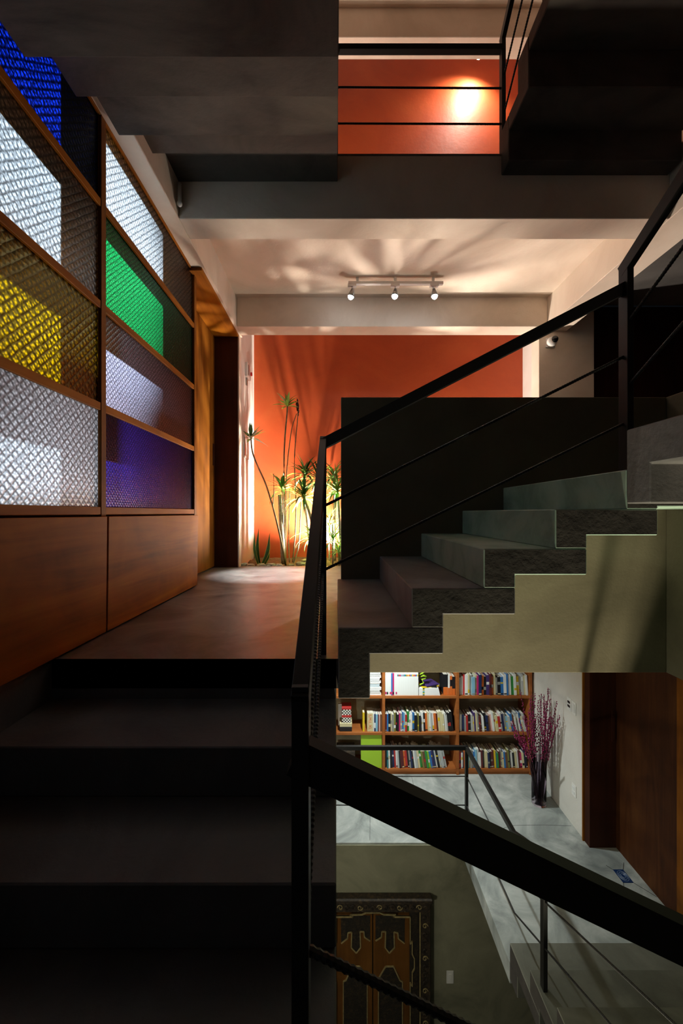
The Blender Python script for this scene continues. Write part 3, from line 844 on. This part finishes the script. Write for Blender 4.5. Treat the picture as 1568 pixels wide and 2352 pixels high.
MB().box((cxd - half - 0.015, YD - 0.095, zt - 0.028), (cxd + half + 0.015, YD - 0.001, zt + 0.012)).build('cornice', CARVE, cd, bevel=0.005)
MB().box((cxd - hin, YD - 0.07, zi), (cxd + hin, YD - 0.001, zt - 0.029)).build('lintel', CARVE, cd, bevel=0.004)
# carved scrolls along the lintel and jambs
for k in range(17):
    x = cxd - half + 0.05 + k * (2 * half - 0.1) / 16
    c = Vector((x, YD - 0.074, (zi + zt) / 2 - 0.012))
    pts = [c + Vector((0.030 * (1 - u * 0.75) * math.cos(u * 7 + (PI if k % 2 else 0)), 0, 0.030 * (1 - u * 0.75) * math.sin(u * 7) * (1 if k % 2 else -1))) for u in [j / 14 for j in range(15)]]
    MB().tube(pts, 0.0055, 5).build('scroll', GOLD if k % 3 == 0 else CARVE, cd)
for k in range(18):
    z = zi - 0.05 - k * 0.085
    c = Vector((cxd + (half + hin) / 2, YD - 0.078, z))
    pts = [c + Vector((0.030 * (1 - u * 0.75) * math.cos(u * 7), 0, 0.030 * (1 - u * 0.75) * math.sin(u * 7) * (1 if k % 2 else -1))) for u in [j / 14 for j in range(15)]]
    MB().tube(pts, 0.0055, 5).build('scroll', GOLD if k % 4 == 1 else CARVE, cd)


def cpx(x, y):
    return 760 + x / 5.227, 2000 + y / 5.227


def outline(pts, name='gold_outline', y=YD - 0.034, r=0.0058, mat=GOLD, mirror=False):
    w3 = []
    for (a, c) in pts:
        q = cpx(a, c)
        x = dx_(q[0])
        if mirror: x = 2 * cxd - x
        w3.append((x, y, dz_(q[1])))
    mb = MB()
    for i in range(len(w3) - 1):
        mb.bar(w3[i], w3[i + 1], 0.010, 2 * r)
    mb.build(name, mat, cd)


crest = [(530, 800), (600, 755), (605, 690), (650, 690), (645, 880), (695, 945), (755, 880), (750, 695), (795, 705), (800, 770), (875, 830)]
lower = [(565, 1840), (565, 1250), (640, 1120), (655, 1105), (745, 1105), (820, 1270), (850, 1285), (850, 1840)]
top = [(500, 440), (580, 440), (625, 462), (770, 468), (735, 490), (938, 492), (938, 810), (962, 780), (962, 930), (988, 985), (988, 1105), (962, 1150), (962, 1310), (938, 1270), (938, 1840)]
for mir in (False, True):
    outline(crest, mirror=mir); outline(lower, mirror=mir)
    outline(top, 'gold_outline', YD - 0.056, 0.006, mirror=mir)
    # dark relief panels of the leaf behind the outlines
    for pp in (([(530, 800), (600, 755), (605, 690), (650, 690), (645, 880), (695, 945), (755, 880), (750, 695), (795, 705), (800, 770), (875, 830), (880, 500), (530, 500)]), ([(565, 1840), (565, 1250), (655, 1105), (745, 1105), (820, 1270), (850, 1285), (850, 1840)])):
        poly = []
        for (a, c) in pp:
            q = cpx(a, c); x = dx_(q[0]); x = 2 * cxd - x if mir else x
            poly.append((x, dz_(q[1])))
        MB().prism(poly, 'Y', YD - 0.033, YD - 0.028).build('relief_panel', PAINTD, cd)


# ------------------------------------------------------------------ switches, plates, fittings
def plate(name, label, cat, face, c, wv, hv, parts):
    """face 'Y': plate on a wall facing -Y; 'X': plate on a wall facing -X"""
    t = thing(name, label, cat, c)
    x, y, z = c
    def bx3(u0, u1, v0, v1, d0, d1):
        if face == 'Y':
            return MB().box((x + u0, y - d1, z + v0), (x + u1, y - d0, z + v1))
        if face == '+X':
            return MB().box((x + d0, y + u0, z + v0), (x + d1, y + u1, z + v1))
        return MB().box((x - d1, y + u0, z + v0), (x - d0, y + u1, z + v1))
    bx3(-wv / 2, wv / 2, -hv / 2, hv / 2, 0.0005, 0.008).build('plate', WHITE, t, bevel=0.002)
    for nm, mt, u0, u1, v0, v1 in parts:
        bx3(u0, u1, v0, v1, 0.008, 0.012).build(nm, mt, t)
    return t


plate('light_switch', 'white rocker switch on the dark wall beside the carved door', 'switch', 'Y', (dx_(1033), YD, dz_(2243)), 0.076, 0.135, [('rocker', WHITE, -0.016, 0.016, -0.045, 0.035)])
XW = 2.67
yy = XW * F / (1307 - CX)
zz = lambda py, d: EYE - (py - CY) * d / F
plate('light_switch', 'white plate with two black buttons on the library wall', 'switch', 'X', (XW, 4.562, zz(1617, 4.562)), 0.080, 0.145, [('button', BLACK, -0.022, 0.022, 0.012, 0.035), ('button', BLACK, -0.022, 0.022, -0.034, -0.011)])
plate('light_switch', 'plain white rocker plate nearest the dark door post', 'switch', 'X', (XW, 4.474, zz(1626, 4.474)), 0.080, 0.145, [('rocker', WHITE, -0.02, 0.02, -0.045, 0.045)])
plate('power_outlet', 'white power outlet low on the library wall', 'outlet', 'X', (XW, 4.47, zz(1815, 4.47)), 0.08, 0.13, [('socket', PAPER, -0.016, 0.016, 0.012, 0.042), ('socket', PAPER, -0.016, 0.016, -0.042, -0.012)])
# alarm box and notice on the white court wall
ab = thing('alarm_box', 'white alarm box with red button on the white court wall', 'alarm box', (-1.083, 4.80, 2.22))
MB().box((-1.0825, 4.72, 2.21), (-1.05, 4.90, 2.38)).build('housing', WHITE, ab, bevel=0.004)
MB().box((-1.0505, 4.75, 2.24), (-1.046, 4.80, 2.36)).build('cover', GREYM, ab)
MB().tube([(-1.0500, 4.885, 2.29), (-1.032, 4.885, 2.29)], 0.022, 12).build('button', RED, ab)
MB().box((-1.0825, 4.76, 2.12), (-1.065, 4.80, 2.205)).build('cable_clip', GREYM, ab)
nb = thing('notice_sheet', 'pale notice sheet in a holder on the white court wall', 'notice', (-1.083, 4.83, 1.25))
MB().box((-1.0825, 4.66, 1.24), (-1.074, 4.98, 1.50)).build('sheet', PAPER, nb)
MB().box((-1.0739, 4.66, 1.26), (-1.068, 4.70, 1.48)).build('binding', GREYM, nb)
# dome camera on the pier
yc = 4.238
c0 = Vector(P(1263, 788, yc))
cc = thing('dome_camera', 'white dome camera with a dark lens on the beige pier', 'camera', tuple(c0))
MB().box((c0.x - 0.05, yc - 0.012, c0.z - 0.05), (c0.x + 0.05, yc - 0.0005, c0.z + 0.05)).build('base_plate', WHITE, cc, bevel=0.004)
rot = Matrix.Rotation(math.radians(90), 4, 'X')
MB().lathe([(0.0, 0.0), (0.050, 0.0), (0.050, 0.03), (0.044, 0.048), (0.0, 0.052)], (c0.x, yc - 0.012, c0.z), 24, 0, rot).build('housing', WHITE, cc, smooth=True)
MB().ball((c0.x + 0.018, yc - 0.055, c0.z + 0.016), 0.036, 20, 12).build('dome', DOME, cc, smooth=True)
# conduit end beside the beam
sc = thing('conduit', 'short white conduit with rounded end beside the overhead flight', 'conduit', (-1.035, 2.58, 2.58))
MB().tube([(-1.012, 2.575, 2.72), (-1.012, 2.575, 2.62), (-1.012, 2.575, 2.59)], 0.012, 12).build('pipe', WHITE, sc, smooth=True)
MB().ball((-1.012, 2.575, 2.588), 0.018, 14, 8).build('end_cap', WHITE, sc, smooth=True)
# track light
TZ, TY = 2.775, 3.79
tl = thing('track_light', 'white ceiling track with three lit spot lamps over the landing', 'lamp', (0.56, TY, ZC))
MB().box((0.115, TY - 0.018, TZ - 0.015), (1.015, TY + 0.018, TZ + 0.012)).build('track', WHITE, tl, bevel=0.003)
for xk in (0.2, 0.56, 0.92):
    MB().box((xk - 0.012, TY - 0.012, TZ + 0.012), (xk + 0.012, TY + 0.012, ZC - 0.0005)).build('mount', WHITE, tl)
for k, (xk, tgt) in enumerate([(0.15, (-0.62, 3.86, 0.0)), (0.56, (0.25, 3.3, 0.0)), (0.93, (1.1, 3.3, 0.0))]):
    h0 = Vector((xk, TY, TZ - 0.015))
    MB().box((xk - 0.04, TY - 0.02, TZ - 0.035), (xk + 0.04, TY + 0.02, TZ - 0.0155)).tube([(xk, TY, TZ - 0.035), (xk, TY, TZ - 0.085)], 0.006, 8).build('adapter', WHITE, tl)
    dirv = (Vector(tgt) - h0).normalized()
    q = dirv.to_track_quat('Z', 'Y').to_matrix().to_4x4()
    hp = Vector((xk, TY, TZ - 0.085))
    hd = MB().lathe([(0.0, -0.03), (0.016, -0.028), (0.022, 0.0), (0.034, 0.045), (0.030, 0.045), (0.0, 0.03)], hp, 20, 0, q).build('lamp_head', GREYM, tl, smooth=True)
    light('SPOT', 'track_beam', hp + dirv * 0.085, [1050, 120, 120][k], COOL, tgt, 0.02, [25, 60, 60][k], 0.7)
    bb = MB().ball(hp + dirv * 0.045, 0.026, 14, 8).build('bulb', BULB, None, tuple(hp), smooth=True)
    bb.parent = hd; bb.location = (hp - Vector(tl['_org'])) - Vector((0, 0, 0)) if False else Vector((0, 0, 0))
    bb.data.transform(Matrix.Translation(hp - Vector(tl['_org'])))
# downlight over the upper orange wall
dl = thing('spot_lamp', 'small lit spot lamp above the upper orange wall', 'lamp', (1.80, 5.03, 6.34))
MB().tube([(1.80, 5.03, 6.70), (1.80, 5.03, 6.40)], 0.008, 8).build('stem', WHITE, dl)
MB().lathe([(0.0, 0.06), (0.02, 0.058), (0.034, 0.0), (0.03, 0.0), (0.0, 0.012)], (1.80, 5.03, 6.345), 18).build('lamp_head', WHITE, dl, smooth=True)
MB().ball((1.80, 5.03, 6.34), 0.020, 12, 8).build('bulb', BULBW, dl, smooth=True)
light('SPOT', 'wall_washer', (1.80, 4.99, 6.30), 105, (1.0, 0.88, 0.74), (1.66, 5.26, 5.7), 0.03, 150, 1.0)
# fixed cement strip and drain tile by the lower door
dt = thing('drain_tile', 'small blue patterned tile set in the floor by the wooden door', 'tile', (2.79, 3.87, HL))
MB().box((2.735, 3.80, HL + 0.0005), (2.835, 3.94, HL + 0.004)).build('tile', TILEB, dt)
for rr in (0.018, 0.03, 0.042):
    pts = [(2.785 + rr * math.cos(a), 3.87 + rr * 1.3 * math.sin(a), HL + 0.0045) for a in [2 * PI * k / 24 for k in range(25)]]
    MB().tube(pts, 0.0017, 4).build('ring_motif', TILEL, dt)
for a, c in (((2.70, 3.99), (2.735, 3.94)), ((2.835, 3.80), (2.945, 3.66)), ((2.735, 3.80), (2.70, 3.73)), ((2.835, 3.94), (2.90, 4.02))):
    MB().bar((a[0], a[1], HL + 0.001), (c[0], c[1], HL + 0.001), 0.004, 0.0015).build('joint', ROUGHC, dt)


# ------------------------------------------------------------------ planting bed
mb = MB()
nx, ny = 46, 14
for j in range(ny + 1):
    for i in range(nx + 1):
        mb.v.append((-1.08 + 3.22 * i / nx, 4.428 + (YO - 4.43) * j / ny, -0.03 + random.uniform(-0.012, 0.018) + 0.03 * j / ny))
for j in range(ny):
    for i in range(nx):
        a = j * (nx + 1) + i
        mb.f.append((a, a + 1, a + nx + 2, a + nx + 1)); mb.mi.append(0)
o = mb.build('planting_soil', SOIL, smooth=True); o['kind'] = 'stuff'; o['label'] = 'dark soil and bark litter in the planting bed'; o['category'] = 'soil'
STN = [(560, 1296, 4.50, .05, 'angular white stone in the corner under the white court wall'), (577, 1297, 4.48, .035, 'small pale stone beside the corner stone'), (600, 1297, 4.47, .045, 'flat grey stone before the snake plant'),
       (622, 1297, 4.47, .05, 'flat pale stone left of the leaning cane'), (640, 1298, 4.46, .04, 'dark-edged stone at the cane foot'), (690, 1294, 4.6, .05, 'rounded stone right of the dried stems'), (706, 1288, 4.8, .07, 'broad pale stone against the orange wall'), (668, 1297, 4.48, .03, 'little stone at the front of the bed')]
for px, py, d, r, lb in STN:
    p = P(px, py, d)
    o = MB().ball((p[0], p[1], 0.0), r, 9, 6, 0, (1.2, 0.9, 0.55), 0.18).build('stone', STONE, None, (p[0], p[1], -0.02)); o['label'] = lb; o['category'] = 'stone'; o['group'] = 'stones of the planting bed'


def leafmesh(base, az, el, L, wv, droop, twist=0.0, n=6):
    """arching strap leaf"""
    mb = MB()
    base = Vector(base)
    side = Vector((-math.sin(az), math.cos(az), 0)); side = (Matrix.Rotation(twist, 3, Vector((math.cos(az), math.sin(az), 0))) @ side)
    p = base.copy(); e = el; vs = []
    for i in range(n + 1):
        u = i / n
        w_ = wv * (0.35 + 1.3 * u if u < 0.45 else (1 - u) / 0.55 * 0.935) / 2
        d = Vector((math.cos(az) * math.cos(e), math.sin(az) * math.cos(e), math.sin(e)))
        up = side.cross(d)
        vs += [p - side * w_ - up * w_ * 0.3, p, p + side * w_ - up * w_ * 0.3]
        p = p + d * (L / n); e -= droop / n
    fs = []
    for i in range(n):
        a = i * 3
        fs += [(a, a + 1, a + 4, a + 3), (a + 1, a + 2, a + 5, a + 4)]
    return mb.add(vs, fs)


def rosette(par, c, n, L, wv, mats, el=(0.1, 1.3), droop=(0.4, 1.2), name='leaf'):
    for i in range(n):
        az = i * 2.399963 + random.uniform(-0.25, 0.25)
        u = (i + 0.5) / n
        e = el[0] + (el[1] - el[0]) * u + random.uniform(-0.12, 0.12)
        ll = L * random.uniform(0.75, 1.1)
        mx = Vector((math.cos(az), math.sin(az)))
        if c[1] + mx.y * ll > YO - 0.02:      # keep clear of the wall
            ll *= max(0.35, (YO - 0.02 - c[1]) / (mx.y * ll))
        if c[0] + mx.x * ll < -1.07:
            ll *= max(0.35, (c[0] + 1.07) / (-mx.x * ll))
        leafmesh((c[0], c[1], c[2] - 0.02 * (1 - u)), az, e, ll, wv * random.uniform(0.8, 1.15), random.uniform(*droop)).build(name, random.choice(mats), par, smooth=True)


def stem(par, pix, r0, r1, mat=CANE, name='stem'):
    """pix: list of (px,py,depth) from the foot up; the foot is sunk in the soil"""
    pts = [Vector(P(*q)) for q in pix]
    pts[0].z = min(pts[0].z, -0.02)
    fine = []
    for i in range(len(pts) - 1):
        for k in range(4):
            fine.append(pts[i].lerp(pts[i + 1], k / 4))
    fine.append(pts[-1])
    for _ in range(2):
        fine = [fine[0]] + [(fine[i - 1] + fine[i] * 2 + fine[i + 1]) / 4 for i in range(1, len(fine) - 1)] + [fine[-1]]
    n = len(fine)
    MB().tube(fine, [r0 + (r1 - r0) * k / (n - 1) for k in range(n)], 8).build(name, mat, par, smooth=True)
    return fine[-1]


def plant(name, label, cat, px, d):
    p = P(px, 1292, d)
    return thing(name, label, cat, (p[0], p[1], -0.03))


# leaning cane with dark rosette at the left
pl = plant('dracaena', 'leaning slender dracaena whose leaf tuft reaches the white wall', 'plant', 656, 4.62)
tip = stem(pl, [(656, 1299, 4.62), (643, 1230, 4.64), (626, 1162, 4.66), (610, 1110, 4.68), (590, 1068, 4.7), (578, 1036, 4.7), (576, 1004, 4.7)], 0.013, 0.008)
rosette(pl, tip, 16, 0.23, 0.050, [LEAFD, LEAFD, LEAF], (-0.3, 1.2), (0.0, 0.5))
MB().tube([P(626, 1165, 4.66), P(629, 1130, 4.66), P(628, 1088, 4.66)], [0.007, 0.007, 0.006], 7).build('side_shoot', CANE, pl)
# tall dracaena with bright tuft
pl = plant('dracaena', 'tallest dracaena with a bright green tuft on a thin bare stem', 'plant', 652, 4.86)
tip = stem(pl, [(654, 1299, 4.86), (653, 1200, 4.86), (652, 1100, 4.86), (652, 1040, 4.86), (655, 990, 4.86), (659, 950, 4.86), (660, 930, 4.86)], 0.010, 0.009)
rosette(pl, tip, 20, 0.19, 0.048, [LEAF, LEAF, LEAFL], (0.05, 1.4), (0.2, 0.7))
# dried flower stalks
pl = plant('dried_flower_stalk', 'pair of thin stalks ending in a brown dried flower head', 'plant', 671, 4.9)
tip = stem(pl, [(671, 1299, 4.9), (678, 1230, 4.9), (680, 1150, 4.9), (675, 1062, 4.9), (679, 1005, 4.9), (684, 958, 4.9), (684, 920, 4.9)], 0.009, 0.005)
stem(pl, [(656, 1299, 4.88), (656, 1180, 4.88), (657, 1095, 4.88), (662, 1040, 4.88), (670, 980, 4.88), (681, 950, 4.9)], 0.009, 0.005)
mb = MB()
for k in range(46):
    p = Vector(P(683.5 + random.gauss(0, 1.8), 935 + random.gauss(0, 9), 4.9)); p.y += random.gauss(0, 0.012)
    mb.ball(p, random.uniform(0.005, 0.011), 6, 4, 0, (1, 1, 1.5), 0.3)
o = mb.build('dried_flower_head', DRIED, pl); o['kind'] = 'stuff'
# stout trunk
pl = plant('dracaena', 'stout pale trunk with an arching leaf tuft behind the leaning cane', 'plant', 650, 4.74)
tip = stem(pl, [(651, 1299, 4.74), (648, 1240, 4.74), (644, 1180, 4.74), (642, 1136, 4.74)], 0.030, 0.022, BARK, 'trunk')
tip2 = stem(pl, [(650, 1240, 4.73), (650, 1160, 4.73), (648, 1122, 4.73)], 0.008, 0.007, CANE)
rosette(pl, tip2, 24, 0.29, 0.040, [LEAF, LEAFL, LEAF], (-0.1, 1.3), (0.6, 1.5))
# pale canes
pl = plant('dracaena', 'pair of pale bare canes between trunk and dried stalks', 'plant', 664, 4.8)
stem(pl, [(665, 1299, 4.8), (662, 1240, 4.8), (664, 1180, 4.8), (665, 1120, 4.8)], 0.008, 0.006, BARK)
stem(pl, [(672, 1299, 4.82), (684, 1265, 4.82), (688, 1230, 4.82), (691, 1150, 4.82), (694, 1120, 4.82)], 0.010, 0.006, BARK)
tip = Vector(P(694, 1118, 4.82))
rosette(pl, tip, 12, 0.20, 0.030, [LEAF, LEAFD], (0.2, 1.3), (0.5, 1.2))
# big narrow-leaved tufts
spec = [('big spiky dracaena tuft with narrow arching leaves left of the railing', 712, 4.60, [(720, 1299, 4.60), (722, 1230, 4.60), (712, 1180, 4.6), (697, 1142, 4.6)], 44, 0.34, 0.034, [LEAF, LEAFL, LEAFD]),
        ('upper bushy dracaena tuft against the orange wall left of the railing', 716, 4.88, [(716, 1299, 4.88), (708, 1220, 4.88), (700, 1150, 4.88), (700, 1092, 4.88)], 34, 0.31, 0.042, [LEAF, LEAFD]),
        ('dense dark dracaena tuft directly behind the railing post', 736, 4.78, [(740, 1299, 4.78), (738, 1200, 4.78), (732, 1105, 4.78)], 50, 0.36, 0.032, [LEAF, LEAFD, LEAFD]),
        ('pale striped dracaena tuft at the edge of the dark stair wall', 776, 4.64, [(783, 1299, 4.64), (780, 1200, 4.64), (775, 1128, 4.64)], 50, 0.36, 0.030, [LEAFL, LEAF, LEAFL]),
        ('tall dracaena tuft rising behind the pale striped one', 768, 4.95, [(768, 1299, 4.95), (768, 1180, 4.95), (766, 1098, 4.95)], 36, 0.36, 0.032, [LEAF, LEAFD])]
for lb, px, d, path, n, L, wv, mats in spec:
    pl = plant('dracaena', lb, 'plant', px, d)
    tip = stem(pl, path, 0.018, 0.014, BARK)
    rosette(pl, tip, n, L, wv, mats, (-0.3, 1.4), (0.5, 1.6))
# low arching plants around the lamp
for lb, px, py, d, n, L in [('low grassy plant arching left of the uplight', 716, 1236, 4.66, 34, 0.26), ('low grassy plant in front of the uplight at the dark wall edge', 764, 1240, 4.58, 40, 0.28), ('grassy plant behind the uplight at the foot of the orange wall', 756, 1205, 4.95, 34, 0.26), ('small grass clump at the right end of the visible bed', 778, 1268, 4.52, 26, 0.18)]:
    pl = plant('spider_plant', lb, 'plant', px, d)
    c = Vector(P(px, py, d))
    MB().tube([(c.x, c.y, -0.03), (c.x, c.y, c.z * 0.5), tuple(c)], [0.012, 0.010, 0.010], 7).build('stem', BARK, pl)
    rosette(pl, c, n, L * 1.15, 0.020, [LEAFL, LEAF, LEAFL], (-0.2, 1.35), (0.9, 2.0))
# snake plant
pl = plant('snake_plant', 'snake plant with four yellow-edged upright blades beside the white wall', 'plant', 598, 4.6)
for bpx, tx, ty, wv, d in [(594, 581, 1222, 0.040, 4.6), (597, 591, 1213, 0.048, 4.63), (600, 623, 1224, 0.052, 4.58), (606, 618, 1250, 0.040, 4.62)]:
    b0 = Vector(P(bpx, 1299, d)); b0.z = -0.02
    t0 = Vector(P(tx, ty, d))
    vs, ve = [], []
    n = 8
    blade, edge = MB(), MB()
    ctr = []
    for i in range(n + 1):
        u = i / n
        c = b0.lerp(t0, u) + Vector((math.sin(u * PI * 1.3) * 0.02 * (1 if tx > bpx else -1), math.sin(u * 4) * 0.01, 0))
        ww = wv / 2 * (0.6 + 0.9 * u if u < 0.45 else max(0.03, (1 - u) / 0.55))
        ctr.append((c, ww))
    vs = []
    for c, ww in ctr:
        vs += [c + Vector((-ww * 0.8, 0, 0)), c + Vector((0, 0.006, 0)), c + Vector((ww * 0.8, 0, 0))]
    fs = []
    for i in range(n):
        a = i * 3; fs += [(a, a + 1, a + 4, a + 3), (a + 1, a + 2, a + 5, a + 4)]
    bl = blade.add(vs, fs).build('blade', LEAFD, pl, smooth=True)
    for sg in (-1, 1):
        vs = []
        for c, ww in ctr:
            vs += [c + Vector((sg * ww * 0.8, -0.0005, 0)), c + Vector((sg * ww, -0.001, 0))]
        fs = [(i * 2, i * 2 + 1, i * 2 + 3, i * 2 + 2) for i in range(n)]
        o = MB().add(vs, fs).build('blade_edge', LEAFE, None, pl['_org'], smooth=True)
        o.parent = bl; o.location = (0, 0, 0)
# the uplight fitting
o = MB().lathe([(0.0, 0.0), (0.03, 0.0), (0.042, 0.06), (0.036, 0.06), (0.0, 0.045)], (1.25, 4.68, 0.005), 18).build('garden_spotlight', BLACK, None, (1.25, 4.68, 0.0), smooth=True)
o['label'] = 'garden uplight hidden behind the dark stair wall'; o['category'] = 'lamp'
ul = thing('garden_spotlight', 'small garden uplight glowing among the plants behind the railing', 'lamp', (-0.18, 4.90, -0.03))
MB().tube([(-0.18, 4.90, -0.04), (-0.18, 4.90, 0.035)], 0.010, 8).build('spike', BLACK, ul)
MB().lathe([(0.0, 0.0), (0.03, 0.0), (0.042, 0.06), (0.036, 0.06), (0.0, 0.045)], (-0.18, 4.90, 0.035), 18).build('housing', BLACK, ul, smooth=True)
MB().lathe([(0.0, 0.0), (0.030, 0.0), (0.030, 0.008), (0.0, 0.012)], (-0.18, 4.90, 0.083), 18).build('lens', BULBW, ul, smooth=True)
light('SPOT', 'planter_uplight', (-0.18, 4.90, 0.13), 860, (1.0, 0.86, 0.72), (-0.26, 4.66, 2.4), 0.03, 177, 1.0)
light('SPOT', 'planter_uplight', (1.25, 4.68, 0.10), 90, (1.0, 0.84, 0.70), (1.0, 4.55, 2.4), 0.05, 172, 0.25)

for o in bpy.data.objects:
    if '_org' in o: del o['_org']
